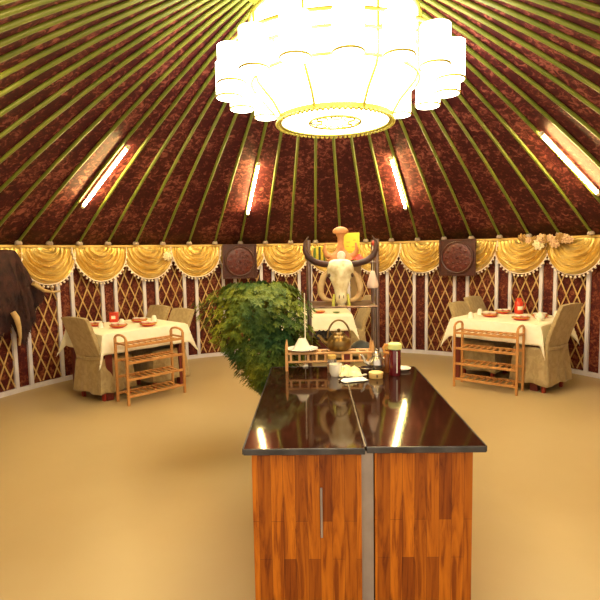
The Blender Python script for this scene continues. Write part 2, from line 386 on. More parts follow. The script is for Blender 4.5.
rosette('rosette',P(rad(-33.9),R-.19,1.585),1,.062,['rose_cream'],'cream fabric rosette pinned where two left swags meet','rosette',0,3)
rosette('rosette',P(rad(51.3),R-.19,1.66),1,.072,['rose_cream'],'cream fabric rosette at the left end of the rose garland','rosette',0,4)
rosette('rose_garland',P(rad(49.2),R-.19,1.735),3,.05,['rose_brown','rose_pink'],'row of brown and pink roses along the rail left of the garland rosette','garland',.17,5)
rosette('rose_garland',P(rad(54.6),R-.20,1.71),7,.06,['rose_pink','rose_brown','rose_pink'],'garland of brown and pink fabric roses on the far right swag','garland',.36,6)

# ------------------------------------------------------------------ carved plaques
def plaque(a_deg,zc,label):
    a=rad(a_deg); t=thing('carved_plaque',label,'plaque',P(a,R-.215,zc),-a,'square carved plaques on the wall')
    S=.53
    MB().box((0,.012,0),(S,.024,S)).build('panel','carved_wood_dark',t,bevel=.006)
    f_=MB()
    for s_ in (-1,1): f_.box((s_*(S/2-.012),-.008,0),(.024,.016,S)); f_.box((0,-.008,s_*(S/2-.012)),(S-.048,.016,.024))
    f_.build('frame','carved_wood_dark',t,bevel=.003)
    RX=Matrix.Rotation(rad(90),4,'X')
    MB().lathe([(.001,.018),(.17,.018),(.205,.010),(.212,0)],(0,0,0),48).xf(RX).build('disc','carved_wood',t)
    MB().torus((0,0,.012),.222,.016,56,8).xf(RX).build('ring','carved_wood_dark',t)
    c_=MB(); c_.torus((0,0,.020),.062,.007,28,6); c_.torus((0,0,.020),.12,.006,36,6); c_.ball((0,0,.022),.024,12,8)
    for k in range(10):
        th=2*pi*k/10; c_.ball((.155*cos(th),.155*sin(th),.018),(.026,.026,.010),10,6); c_.ball((.09*cos(th+.3),.09*sin(th+.3),.018),(.017,.017,.009),8,6)
    c_.xf(RX).build('carving','carved_wood',t)
plaque(-17.1,1.485,'square dark red carved plaque with round disc, above the left side of the plant')
plaque(34.2,1.492,'square dark red carved plaque with round disc, above the right table\'s far chairs')

# ------------------------------------------------------------------ hide hanging on the left wall
hd=thing('animal_hide','dark brown furry animal hide with tan legs hanging on the left wall','hide',P(rad(-65),R-.13,1.2))
ho=Vector(hd.location)
outline=[(-73,1.70),(-66.0,1.69),(-64.6,1.58),(-63.0,1.45),(-61.6,1.30),(-60.3,1.22),(-59.6,1.16),(-59.8,1.10),(-60.9,1.06),(-61.4,.98),(-61.6,.88),(-62.6,.80),(-63.4,.76),(-64.5,.66),(-65.4,.60),(-66.4,.72),(-67.2,.86),(-68.3,.80),(-70.5,.70),(-73,.78),(-74,1.2)]
mb=MB(); cen=(-66,1.2); n_=len(outline); NRr=9
def hp(aa,z,t_):
    w_=min(1,max(0,(-62.2-aa)/2.6))
    return P(rad(aa),R-.10-.10*w_-.05*(1-t_*t_)-.012*sin(aa*3+z*14),z)-ho
vs=[hp(cen[0],cen[1],0)]; fine=[]
for i in range(n_):
    p,q=outline[i],outline[(i+1)%n_]
    for k in range(4): fine.append((p[0]+(q[0]-p[0])*k/4,p[1]+(q[1]-p[1])*k/4))
nf_=len(fine)
for j in range(1,NRr+1):
    t_=j/NRr
    for p in fine: vs.append(hp(cen[0]+(p[0]-cen[0])*t_,cen[1]+(p[1]-cen[1])*t_,t_))
fs=[(0,1+i,1+(i+1)%nf_) for i in range(nf_)]
for j in range(NRr-1):
    for i in range(nf_): fs.append((1+j*nf_+i,1+j*nf_+(i+1)%nf_,1+(j+1)*nf_+(i+1)%nf_,1+(j+1)*nf_+i))
mb.add(vs,fs); mb.build('pelt','hide',hd,solid=.012)
fur=MB(); rnd=random.Random(5)
for k in range(4200):
    i=rnd.randrange(n_); e=fine[rnd.randrange(nf_)]; t_=sqrt(rnd.random()); aa=cen[0]+(e[0]-cen[0])*t_; z=cen[1]+(e[1]-cen[1])*t_
    b0=hp(aa,z,t_)
    nn=Vector((-sin(rad(aa)),-cos(rad(aa)),0)); sd=Vector((cos(rad(aa)),-sin(rad(aa)),0)); L_=.03+.04*rnd.random()
    b0=b0+nn*.006; tip=b0+nn*L_*.45+Vector((0,0,-L_))+sd*(rnd.random()-.5)*.03
    fur.add([b0+sd*.003,b0-sd*.003,tip],[(0,1,2)])
fur.build('fur','hide',hd,smooth=False)
def onw(aa,z,rr): return P(rad(aa),R-rr,z)-ho
MB().tube([onw(-62.6,1.30,.20),onw(-60.6,1.205,.20),onw(-58.8,1.175,.17),onw(-56.8,1.175,.14)],[.030,.022,.014,.011],10).build('leg','hide_tan',hd)
MB().tube([onw(-68.1,1.0,.30),onw(-67.7,.93,.32),onw(-67.1,.82,.30),onw(-66.5,.70,.26),onw(-66.3,.60,.22)],[.03,.034,.026,.016,.012],10).build('leg','hide_tan',hd)

# ------------------------------------------------------------------ counters
def counter(name,x0,w,L,label,slot):
    t=thing(name,label,'counter',(x0,2.02,0),rad(-1.4),'pair of wood panelled counters')
    tp=MB().box((w/2,L/2,.789),(w-.004,L,.022)).build('worktop','counter_top',t,bevel=.003)
    e=MB(); e.box((w/2,-.003,.788),(w-.004,.010,.026)); e.build('metal_edge','counter_edge',tp,bevel=.003)
    e=MB(); e.box((w/2,L+.002,.788),(w-.004,.008,.026)); e.build('metal_edge','counter_edge',tp,bevel=.003)
    sx=-.001 if slot else w+.001
    e=MB(); e.box((sx,L/2,.788),(.006,L,.026)); e.build('metal_edge','counter_edge',tp,bevel=.003)
    a,bq=(.028,w-.012) if slot else (.042,w-.038)
    MB().box(((a+bq)/2,.05+(L-.10)/2,.395),(bq-a,L-.10,.765)).build('cabinet',M_PLANK,t,bevel=.002)
    MB().box(((a+bq)/2,.07+(L-.14)/2,.006),(bq-a-.03,L-.14,.012)).build('plinth','counter_edge',t)
    return t
cl=counter('panelled_counter',-.246,.503,1.50,'left counter of orange wood planks with dark mirror-like worktop',1)
MB().box((.320,.046,.50),(.010,.010,.22)).build('door_slot','grey_metal',cl,bevel=.002)
crr=counter('panelled_counter',.2605,.492,1.455,'right counter of orange wood planks with dark mirror-like worktop',0)
# metal upright between the two counters
MB().box((.268,2.084,.38),(.062,.012,.76)).build('metal_strip','grey_metal',None,rz=0)
tag(bpy.data.objects['metal_strip'],'grey metal upright strip between the two wood panelled counters','strip')
MB().box((.2777,2.755,.8012),(.006,1.46,.0024)).xf(Matrix.Translation((.2577,2.02,0))@Matrix.Rotation(rad(-1.4),4,'Z')@Matrix.Translation((-.2777,-2.02,0))).build('seam_strip','silver')
tag(bpy.data.objects['seam_strip'],'thin silver strip covering the seam between the dark worktops','strip')

# ------------------------------------------------------------------ low wooden rack on the counters and what stands on it
def ladder_shelf(mb,x0,x1,y0,y1,z,n_,r=.008,slant=.0):
    mb.tube([(x0,y0,z),(x1,y0,z)],r,8); mb.tube([(x0,y1,z),(x1,y1,z)],r,8)
    for k in range(n_):
        x=x0+(x1-x0)*(k+.5)/n_; mb.bar((x-slant,y0,z+.001),(x+slant,y1,z+.001),.018,.008)
lr=thing('low_rack','low pale wooden slatted rack on the far end of the counters','rack',(-.098,3.385,.801))
for y in (.0,.095):
    for x in (.0,.585):
        MB().tube([(x,y,0),(x,y,.155),(x,y,.180),(x,y,.20)],[.010,.010,.007,.003],8).build('post','rack_wood_pale',lr)
m1=MB(); ladder_shelf(m1,0,.585,.0,.095,.120,9,.009); m1.build('top_shelf','rack_wood_pale',lr)
MB().tube([(0,0,.062),(.585,0,.062)],.008,8).build('lower_rail','rack_wood_pale',lr)
for k in range(10): MB().box((.585*(k+.5)/10,.0,.090),(.016,.009,.046)).build('spindle','rack_wood_pale',lr,bevel=.001)
RT=.801+.1305
kt=thing('kettle','brown metal kettle with arched handle on the low wooden rack','kettle',(.262,3.435,RT))
MB().lathe([(.001,0),(.062,0),(.080,.018),(.086,.045),(.080,.075),(.055,.100),(.040,.108)],(0,0,0),32).build('body','brass',kt)
MB().lathe([(.047,.104),(.042,.114),(.022,.124),(.008,.127),(.012,.136),(.010,.146),(.001,.150)],(0,0,0),24).build('lid','brass',kt)
MB().tube([(-.070,0,.040),(-.105,0,.062),(-.128,0,.095),(-.146,0,.104)],[.022,.014,.010,.008],12).build('spout','brass',kt)
pts=[(.078*cos(t_),0,.082+.125*sin(t_)) for t_ in [pi*q/16 for q in range(17)]]
MB().tube(pts,.0065,10).build('handle','brass',kt)
bw=thing('white_bowl','white bowl turned over on a saucer at the left end of the low rack','bowl',(.010,3.432,RT))
MB().lathe([(.001,.0),(.045,.0),(.105,.014),(.108,.018),(.045,.008),(.001,.008)],(0,0,0),28).build('saucer','white_glaze',bw)
MB().lathe([(.001,.084),(.026,.084),(.030,.076),(.046,.045),(.066,.012),(.062,.012)],(0,0,0),28).build('bowl','white_glaze',bw)
st=thing('white_stick','thin white stick standing upright behind the overturned bowl','stick',(.030,3.508,.801))
MB().tube([(0,0,0),(.002,0,.25),(.001,0,.52)],.0035,8).build('stick','wax',st)
MB().lathe([(.001,0),(.02,0),(.02,.008),(.006,.012)],(0,0,0),16).build('holder','wax',st)

# ------------------------------------------------------------------ small things on the worktops
ZT=.8008
j=thing('glass_jar','clear glass jar with gold lid behind the white cup','jar',(.205,3.325,ZT)); j.scale=(1.15,1.15,1.1)
MB().lathe([(.001,.0),(.026,.0),(.028,.008),(.028,.075),(.022,.088)],(0,0,0),24).build('jar_body','jar_glass',j)
MB().lathe([(.024,.086),(.026,.088),(.026,.108),(.001,.110)],(0,0,0),24).build('lid','rail_gold',j)
MB().lathe([(.001,.004),(.023,.004),(.023,.05),(.001,.05)],(0,0,0),20).build('contents','carving_orange',j)
c=thing('white_cup','white ceramic cup in front of the glass jar','cup',(.222,3.235,ZT)); c.scale=(1.2,1.2,1.3)
MB().lathe([(.001,0),(.024,0),(.032,.02),(.034,.060),(.031,.060),(.028,.02),(.001,.008)],(0,0,0),24).build('body','white_glaze',c)
MB().tube([(.03,0,.048),(.05,0,.045),(.052,0,.02),(.031,0,.014)],.004,8).build('handle','white_glaze',c)
rnd=random.Random(11)
def crumple(nx,ny,w,h,hz,seed):
    r2=random.Random(seed); g_={}
    def fn(u,v):
        k=(round(u*nx),round(v*ny)); ed=min(u,1-u,v,1-v)*4
        if k not in g_: g_[k]=r2.random()
        return ((u-.5)*w+(g_[k]-.5)*.012,(v-.5)*h+(g_[(k)]*7%1-.5)*.012,.004+hz*g_[k]*min(1,.25+ed)*(1 if ed>0 else .3))
    return MB().grid(fn,nx,ny)
nk=thing('crumpled_napkin','crumpled pale yellow napkin on a white sheet near the seam','napkin',(.318,3.235,ZT))
crumple(12,10,.15,.14,.075,3).build('napkin','napkin',nk,solid=.002,subd=1)
pp=crumple(8,6,.17,.10,.012,8).build('paper_sheet','paper',None,loc=(.325,3.105,ZT),rz=.3,solid=.0015,subd=1); tag(pp,'crinkled white paper sheet in front of the yellow napkin','paper')
kn=thing('knife','white handled knife lying right of the napkin','knife',(.40,3.21,ZT),.6)
MB().bar((-.065,0,.006),(.025,0,.008),.016,.010).build('handle','white_glaze',kn,bevel=.003)
MB().add([(.025,-.008,.006),(.11,0,.005),(.025,.008,.006),(.025,0,.010)],[(0,1,3),(1,2,3),(0,2,1)]).build('blade','silver',kn)
s_=MB().tube([(0,0,.006),(.05,.10,.010)],.006,8).build('dark_stick','hollow',None,loc=(.235,3.085,ZT)); tag(s_,'short dark stick lying left of the crumpled napkin','stick')
d=thing('wooden_tin','small round pale wooden box in front of the silver teapot','box',(.475,3.165,ZT))
MB().lathe([(.001,0),(.042,0),(.044,.004),(.044,.026),(.001,.026)],(0,0,0),28).build('body','pale_wood',d)
MB().lathe([(.046,.024),(.046,.036),(.038,.039),(.001,.039)],(0,0,0),28).build('lid','pale_wood_inner',d)
MB().box((0,-.046,.020),(.008,.004,.016)).build('clasp','hollow',d)
tp_=thing('silver_teapot','ornate silver teapot with domed lid beside the amber bottle','teapot',(.500,3.30,ZT)); tp_.scale=(1.2,1.2,1.2)
MB().lathe([(.001,0),(.028,0),(.020,.010),(.030,.024),(.046,.05),(.042,.075),(.026,.092),(.022,.098)],(0,0,0),24).build('body','silver',tp_)
MB().lathe([(.028,.096),(.024,.108),(.012,.118),(.005,.122),(.009,.130),(.001,.138)],(0,0,0),20).build('lid','silver',tp_)
MB().tube([(-.038,0,.045),(-.066,0,.062),(-.074,0,.092),(-.09,0,.104)],[.012,.009,.006,.005],10).build('spout','silver',tp_)
MB().tube([(.036,0,.078),(.062,0,.082),(.068,0,.055),(.04,0,.036)],.005,8).build('handle','silver',tp_)
cu=thing('black_cup','black bowl with silver rim between napkin and teapot','bowl',(.43,3.285,ZT))
MB().lathe([(.001,0),(.02,0),(.038,.022),(.044,.040),(.040,.040),(.034,.022),(.001,.008)],(0,0,0),24).build('body','horn_dark',cu)
MB().torus((0,0,.040),.042,.0025,24,6).build('rim','silver',cu)
ab=thing('amber_bottle','amber glass bottle between silver teapot and dark red jar','bottle',(.572,3.315,ZT)); ab.scale=(1.05,1.05,1.12)
MB().lathe([(.001,0),(.024,0),(.026,.01),(.026,.095),(.014,.118),(.013,.140)],(0,0,0),24).build('bottle_body','amber_glass',ab)
MB().lathe([(.016,.136),(.016,.158),(.001,.160)],(0,0,0),18).build('cap','rail_gold',ab)
rj=thing('dark_red_jar','tall dark red jar with pale green lid and orange handle','jar',(.606,3.225,ZT)); rj.scale=(1.07,1.07,1.08)
MB().lathe([(.001,0),(.034,0),(.036,.006),(.036,.150),(.030,.160)],(0,0,0),28).build('body','wine_glass',rj)
MB().lathe([(.038,.158),(.042,.162),(.042,.188),(.036,.194),(.001,.195)],(0,0,0),28).build('lid','lid_green',rj)
MB().tube([(-.036,0,.182),(-.060,0,.186),(-.070,0,.165),(-.062,0,.140),(-.036,0,.135)],.008,8).build('handle','handle_orange',rj)
MB().box((.006,-.0365,.085),(.006,.002,.13)).build('label_strip','paper',rj)
sd_=MB().lathe([(.001,0),(.03,0),(.055,.012),(.057,.017),(.03,.007),(.001,.006)],(0,0,0),28).build('white_dish','white_glaze',None,loc=(.682,3.36,ZT)); tag(sd_,'small white dish at the far right corner of the right counter','dish')

# ------------------------------------------------------------------ tall metal rack behind the counters
RY=4.05
mr=thing('metal_rack','tall open metal rack with shelves behind the counters holding the skull','rack',(.075,RY,0))
RW,RD=.545,.24
for x in (0,RW):
    for y in (0,RD):
        MB().tube([(x,y,0),(x,y,1.70)],.017,10).build('post','rack_metal',mr)
for z,fx in ((.30,0),(.795,0),(1.18,.17),(1.515,0)):
    m1=MB(); m1.box((RW/2,RD/2-fx/2,z),(RW-.045 if fx else RW+.02,RD+.02+fx,.012)); sf=m1.build('shelf','shelf_board',mr,bevel=.002)
    for y in (-.012-fx,RD+.012): MB().tube([(.025 if y<-.1 else 0,y,z),(RW-.025 if y<-.1 else RW,y,z)],.008,8).build('shelf_rail','rack_metal',sf)
# skull with horns
SZ=1.1862
sk=thing('buffalo_skull','pale buffalo skull with dark upswept horns on the metal rack','skull',(.318,RY-.085,SZ)); sk.scale=(.97,.97,.92)
secs=[(.392,.045,.04,.01),(.380,.088,.07,.0),(.345,.106,.085,-.005),(.305,.110,.090,-.01),(.268,.108,.085,-.015),(.240,.094,.075,-.02),(.205,.076,.065,-.03),(.155,.057,.055,-.045),(.10,.047,.045,-.06),(.055,.046,.04,-.07),(.024,.038,.032,-.072),(.012,.018,.018,-.07)]
vs=[]; SG=36
for z,hx,hy,yo in secs:
    for k in range(SG):
        th=2*pi*k/SG; cx_=cos(th); sy_=sin(th); x=hx*cx_; y=hy*sy_+yo
        if sy_<0:
            ex=abs(x)-.068; dd=(ex/.024)**2+((z-.262)/.030)**2
            y+= .030*math.exp(-dd)                       # eye sockets
            y-= .010*math.exp(-((x)/.03)**2)*(1 if z<.27 else .4)   # nasal ridge
            y+= .008*math.exp(-(x/.02)**2-((z-.34)/.03)**2)
        vs.append((x,y,z))
fs=[(i*SG+k,i*SG+(k+1)%SG,(i+1)*SG+(k+1)%SG,(i+1)*SG+k) for i in range(len(secs)-1) for k in range(SG)]
fs+=[tuple(range(SG)),tuple((len(secs)-1)*SG+k for k in range(SG))]
MB().add(vs,fs).build('cranium','bone',sk,subd=1)
for s in (-1,1):
    MB().ball((s*.092,-.046,.258),(.012,.018,.018),12,8).build('eye_socket','hollow',sk)
    MB().ball((s*.014,-.104,.075),(.008,.010,.028),10,6).build('nostril','hollow',sk)
    hs=[(s*.090,0,.345),(s*.135,-.02,.352),(s*.205,-.04,.372),(s*.258,-.05,.415),(s*.284,-.05,.475),(s*.280,-.045,.535),(s*.252,-.04,.585)]
    MB().tube(hs,[.026,.028,.027,.025,.020,.013,.004],14).build('horn','horn_dark',sk)
    cs=[(s*.095,.01,.285),(s*.135,0,.245),(s*.158,-.005,.165),(s*.160,-.01,.105),(s*.135,-.015,.060),(s*.095,-.025,.042),(s*.050,-.045,.045)]
    MB().tube(cs,[.020,.026,.028,.026,.022,.018,.012],12).build('curled_horn','bone_tan',sk)
    MB().tube([(s*.062,-.07,.0),(s*.062,-.07,.02),(s*.055,-.062,.10)],[.014,.012,.009],10).build('foot','glass_foot',sk)
te=MB()
for k in range(6): te.box(((k-2.5)*.010,-.095,.010),(.008,.012,.020))
te.build('tooth','bone',sk,bevel=.002)
# carved ornament above the skull, on the top shelf
TZ=1.5215
co=thing('carved_ornament','orange brown carved wooden finial with mushroom cap above the skull','ornament',(.335,RY+.055,TZ))
MB().lathe([(.001,.0),(.075,.0),(.10,.012),(.085,.035),(.052,.062),(.030,.085),(.022,.12),(.024,.165),(.034,.182),(.055,.190),(.058,.203),(.045,.220),(.02,.230),(.001,.232)],(0,0,0),28,1,.55).build('body','carving_orange',co)
for s in (-1,1):
    MB().tube([(s*.06,0,.03),(s*.10,0,.045),(s*.118,0,.08),(s*.108,0,.125)],[.024,.022,.016,.006],10).build('prong','carving_orange',co)
MB().lathe([(.001,.012),(.026,.010),(.032,0)],(0,0,0),24).xf(Matrix.Translation((0,-.047,.040))@Matrix.Rotation(rad(90),4,'X')).build('medallion','medallion',co)
co.scale=(1.12,1,1.22)
# books and card on the top shelf
bx=.118
for k,(w_,h_,m_,lab) in enumerate(((.018,.118,'book_green','green book at the left end of the top shelf'),(.020,.128,'book_yellow','yellow book second from the left on the top shelf'),(.016,.124,'book_dark','dark green thin book between two yellow books'),(.022,.130,'book_yellow','yellow book just left of the carved finial, thickest of its row'),(.015,.122,'book_green','green book nearest the carved finial'))):
    t=thing('book',lab,'book',(bx+w_/2,RY+.165,TZ),0,'books on the top shelf of the metal rack')
    MB().box((0,0,h_/2),(w_,.11,h_)).build('cover',m_,t,bevel=.0015)
    MB().box((0,.003,h_/2),(w_-.005,.108,h_+.001)).build('pages','paper_edge',t)
    bx+=w_+.0015
cd=thing('yellow_card','upright bright yellow box on the top shelf right of the finial','box',(.435,RY+.165,TZ))
MB().box((0,0,.118),(.128,.03,.236)).build('carton','card_yellow',cd,bevel=.001)
g_=MB()
for a_,b__,c__,d_ in ((-.03,.16,.03,.006),(.022,.175,.022,.005),(-.035,.125,.02,.005),(.015,.12,.032,.006),(-.02,.08,.045,.005),(.03,.05,.02,.012)): g_.box((a_,-.0155,b__),(c__,.001,d_))
g_.build('print_mark','print_orange',cd)
rc_=MB().grid(lambda u,v:((u-.5)*.10,(v-.5)*.10,.012+.040*sin(pi*u)*sin(pi*v)+.008*sin(9*u+5*v)),14,14).build('red_cloth','red_cloth',None,loc=(.475,RY+.045,TZ+.001),solid=.004); tag(rc_,'small folded red cloth below the yellow box','cloth')
cb_=MB().box((0,0,.175),(.09,.012,.35)).build('tan_board','canvas_tan',None,loc=(.475,RY+.215,SZ),bevel=.003); tag(cb_,'tan board standing behind the right side of the skull','board')
# hanging pink shade
hs=thing('hanging_shade','small pink and white shade hanging at the right post of the metal rack','lamp shade',(.575,RY-.06,1.315))
MB().lathe([(.012,.135),(.018,.125),(.030,.085),(.044,.035),(.046,.018),(.040,.0),(.037,.0),(.040,.03)],(0,0,0),20).build('shade','shade_pink',hs)
MB().tube([(0,0,.13),(0,.0,.30),(.005,.03,.33)],.0022,6).build('cord','cord',hs)
MB().ball((0,0,.03),.020,12,8).build('bulb','white_glaze',hs)
rb=MB().ball((0,0,0),(.018,.015,.022),12,8).build('red_ornament','red_cloth',None,loc=(.590,RY-.030,1.665)); tag(rb,'small red bauble at the tip of the right horn','ornament')
# lower shelves
bc=crumple(12,8,.17,.15,.085,21).build('black_cloth','black_cloth',None,loc=(.185,RY+.11,.893),solid=.004,subd=1); tag(bc,'crumpled black cloth on a dark red box left of the kettle','cloth')
db=thing('dark_red_box','dark red wooden box under the black cloth on the rack','box',(.185,RY+.11,.8015))
MB().box((0,0,.034),(.17,.16,.068)).build('body','box_red',db,bevel=.003)
MB().box((0,0,.079),(.176,.166,.018)).build('lid','box_red',db,bevel=.004)
gb=thing('grey_dome','blue grey domed dish at the right of the rack shelf behind the kettle','dish',(.50,RY+.10,.8015))
MB().lathe([(.001,.0),(.055,0),(.085,.014),(.085,.022),(.001,.022)],(0,0,0),28).build('plate','bluegrey',gb)
MB().lathe([(.078,.022),(.066,.045),(.035,.062),(.001,.067)],(0,0,0),28).build('dome','bluegrey',gb)

# ------------------------------------------------------------------ potted plant
pl=thing('potted_plant','large bushy green plant left of the metal rack, behind the counters','plant',(-.14,4.02,0))
MB().lathe([(.001,0),(.095,0),(.105,.02),(.135,.24),(.145,.25),(.145,.27),(.125,.27),(.12,.23)],(0,0,0),32).build('pot','pot',pl)
MB().lathe([(.122,.235),(.001,.245)],(0,0,0),24).build('soil','soil',pl)
prof=[(.46,.05,-.09),(.52,.13,-.10),(.62,.21,-.13),(.75,.29,-.13),(.9,.36,-.16),(1.05,.41,-.19),(1.2,.42,-.21),(1.30,.36,-.20),(1.38,.17,-.15)]
def pr(z):
    for p,q in zip(prof,prof[1:]):
        if p[0]<=z<=q[0]:
            t_=(z-p[0])/(q[0]-p[0]); return p[1]+(q[1]-p[1])*t_, p[2]+(q[2]-p[2])*t_
    return .01,-.2
rnd=random.Random(2)
stm=MB()
for k in range(7):
    th=rnd.random()*6.28; r_=.05
    pts=[(.05*cos(th),.05*sin(th),.24)]
    tx=-.2+(.24*cos(th)); ty=.24*sin(th)
    for q in range(1,7):
        t_=q/6; pts.append((.05*cos(th)*(1-t_)+tx*t_**1.4,.05*sin(th)*(1-t_)+ty*t_**1.4,.24+.95*t_))
    stm.tube(pts,[.012-.0013*q for q in range(7)],6)
stm.build('stem','stem',pl)
leaf=MB()
for k in range(3600):
    z=.48+.88*rnd.random()**.85; hw,cx_=pr(z); th=rnd.random()*2*pi
    lump=1.02+.13*sin(3*th+z*9)+.10*sin(5*th-z*13)+.10*(rnd.random()-.5)
    q_=sqrt(.30+.70*rnd.random())*lump
    c=Vector((cx_+hw*q_*cos(th),hw*q_*sin(th)*.85,z))
    out=Vector((cos(th),sin(th)*.85,.55+.5*rnd.random()-.4*(1-q_))).normalized()
    a_=out.cross(Vector((0,0,1))).normalized(); b_=a_.cross(out)
    nl=rnd.choice((5,6,7)); L_=.026+.024*rnd.random()
    for j_ in range(nl):
        ph=2*pi*j_/nl+rnd.random()*.4; d=(a_*cos(ph)+b_*sin(ph)+out*(.25+.3*rnd.random())).normalized(); d.z-=.18; s_=d.cross(out).normalized(); w_=L_*.20
        leaf.add([c,c+d*L_*.45+s_*w_,c+d*L_+Vector((0,0,-.006)),c+d*L_*.45-s_*w_],[(0,1,2),(0,2,3)])
leaf.build('foliage',M_LEAF,pl,smooth=False)

# ------------------------------------------------------------------ dining tables
def table_cloth(hx,hy,top,drop,seed):
    def fn(u,v):
        X=(u-.5)*2*(hx+drop); Y=(v-.5)*2*(hy+drop); ox=max(0,abs(X)-hx); oy=max(0,abs(Y)-hy); sx=1 if X>0 else -1; sy=1 if Y>0 else -1
        m_=min(ox,oy); dz=max(ox,oy)+.62*m_
        wv=.010*sin(X*17+seed)*(oy/drop) if oy>ox else .010*sin(Y*17+seed*2)*(ox/drop)
        x=X if ox==0 else sx*(hx+.008+.30*m_+(wv if ox>=oy else 0)+.10*ox)
        y=Y if oy==0 else sy*(hy+.008+.30*m_+(wv if oy>ox else 0)+.10*oy)
        return (x,y,top-dz*.97+.0006*sin(X*40)*sin(Y*37))
    return MB().grid(fn,56,50)
def dining_table(loc,rz,hx,hy,label,clabel,seed):
    t=thing('dining_table',label,'table',loc,rz)
    MB().box((0,0,.738),(2*hx,2*hy,.03)).build('tabletop','red_wood',t,bevel=.004)
    MB().box((0,0,.68),(2*hx-.10,2*hy-.10,.085)).build('apron','red_wood',t,bevel=.003)
    for sx in (-1,1):
        for sy in (-1,1): MB().box((sx*(hx-.06),sy*(hy-.06),.32),(.085,.085,.64)).build('leg','red_wood',t,bevel=.005)
    c=table_cloth(hx+.006,hy+.006,.7572,.235,seed).build('tablecloth','cloth_cream',None,loc=loc,rz=rz,solid=.002)
    tag(c,clabel,'tablecloth',None)
TL=(-2.13,6.18,0); TLr=rad(46); TR=(2.61,6.26,0); TRr=rad(-45); TC=(.20,7.32,0)
dining_table(TL,TLr,.53,.475,'dark red wooden dining table on the left, behind the left wooden rack','cream tablecloth on the left dining table',1)
dining_table(TR,TRr,.53,.475,'dark red wooden dining table on the right, behind the right wooden rack','cream tablecloth on the right dining table',2)
dining_table(TC,0,.50,.42,'dark red dining table at the back, seen through the metal rack','cream tablecloth on the back table behind the kettle',4)

# ------------------------------------------------------------------ covered chairs
def make_chair(label,loc,rz,group):
    t=thing('covered_chair',label,'chair',loc,rz,group)
    W=.44; D=.44; SH=.47; HT=.97
    # local: back plane at y = 0 leaning to -y above the seat, seat towards +y
    def back(u,v):                                            # closed slab around the backrest
        th=2*pi*u; hw=W/2*(1.0+.04*sin(pi*v)); x=hw*max(-1,min(1,1.25*cos(th))); y=.030*max(-1,min(1,1.6*sin(th)))
        z=SH-.02+(HT-SH)*v; lean=-.16*v*(1+.25*v)
        if v>.97: x*=.985
        z2=z-.012*(abs(x)/(W/2))**3*(v>.9)
        return (x,y+lean+.004*sin(7*v+3*x),z2)
    b_=MB().grid(back,36,18); n0=len(b_.v)
    top=[back(i/36,1) for i in range(36)]; b_.add(top,[tuple(range(36))])
    b_.build('backrest_cover','chair_cover',t,subd=1)
    s_=MB()
    s_.grid(lambda u,v:((u-.5)*W,.0+v*D,SH+.012*sin(pi*u)*sin(pi*v)),10,10); s_.build('seat_cover','chair_cover',t,solid=.012)
    per=[(-W/2,-.035),(W/2,-.035),(W/2,D),(-W/2,D)]
    def skirt(u,v):
        q=u*4; i=int(q)%4 if q<4 else 3; f_=q-i; p,r=per[i],per[(i+1)%4]; x=p[0]+(r[0]-p[0])*f_; y=p[1]+(r[1]-p[1])*f_
        cx_,cy_=0,D/2; k=1+.16*v+ (.026*sin(u*2*pi*13)*v)
        pl_=.02*v if f_<.06 or f_>.94 else 0
        return (cx_+(x-cx_)*(k+pl_),cy_+(y-cy_)*(k+pl_),SH+.005-(SH-.085+.01*sin(u*40))*v)
    MB().grid(skirt,120,14).build('skirt','chair_cover',t,solid=.004)
    sb=MB(); sb.tube([(-.215,-.02,SH+.0),(-.19,-.048,SH+.012),(0,-.062,SH+.0),(.19,-.048,SH+.012),(.215,-.02,SH)],.012,8,flat=1.6); sb.build('sash','chair_cover',t)
    for sx in (-1,1):
        for y in (.02,D-.03): MB().box((sx*(W/2-.03),y,.22),(.04,.04,.44)).build('leg','red_foot',t,bevel=.004)
    return t
def faced(fx,fy): return atan2(-fx,fy)
G='covered dining chairs'
chair=make_chair('khaki covered chair with its back turned, left of the left table',(-2.36,5.60,0),faced(.55,.84),G)
chair.scale=(1,.85,1)
def chair_at(x,y,f,label,s=1): return clone(chair,(x,y,0),faced(*f),label,G,s)
chair_at(2.86,5.62,(-.60,.80),'khaki damask covered chair with its back to us, right of the right table',1.0).scale=(1.05,.82,1.05)
chair_at(-1.64,6.40,(-.66,-.75),'khaki covered chair at the far right corner of the left table, nearer of its two',.96)
chair_at(-2.07,6.86,(-.66,-.75),'khaki covered chair behind the left table, farther of its two',.96)
chair_at(2.23,6.60,(.71,-.71),'khaki covered chair at the left end of the right table, nearer of its two',.96)
chair_at(2.56,6.95,(.71,-.71),'khaki covered chair behind the right table, farther of its two')
chair_at(.86,7.50,(-1,-.15),'khaki covered chair at the right end of the back table')

# ------------------------------------------------------------------ slatted wooden racks in front of the tables
def wood_rack(loc,rz,label,L=.68):
    t=thing('slatted_rack',label,'rack',loc,rz,'slatted wooden racks before the dining tables')
    Dp=.25
    for x in (0,L):
        for y in (0,Dp):
            MB().box((x,y,.375),(.026,.024,.75)).build('post','rack_wood',t,bevel=.003)
        pts=[(x,Dp/2-(Dp/2)*cos(t_),.745+.045*sin(t_)) for t_ in [pi*q/12 for q in range(13)]]
        MB().tube(pts,.013,8).build('end_arch','rack_wood',t)
        MB().box((x,Dp/2,.69),(.018,Dp-.02,.02)).build('end_rail','rack_wood',t,bevel=.002)
    for z in (.10,.29,.48,.67):
        m_=MB(); 
        m_.box((L/2,0,z),(L-.02,.016,.028)); m_.box((L/2,Dp,z),(L-.02,.016,.028))
        for k in range(9):
            x=.03+(L-.06)*(k+.5)/9; m_.bar((x,.005,z+.004),(x,Dp-.005,z+.004),.026,.010)
        m_.build('shelf','rack_wood',t,bevel=.002)
        for x in (0,L):
            pass
    return t
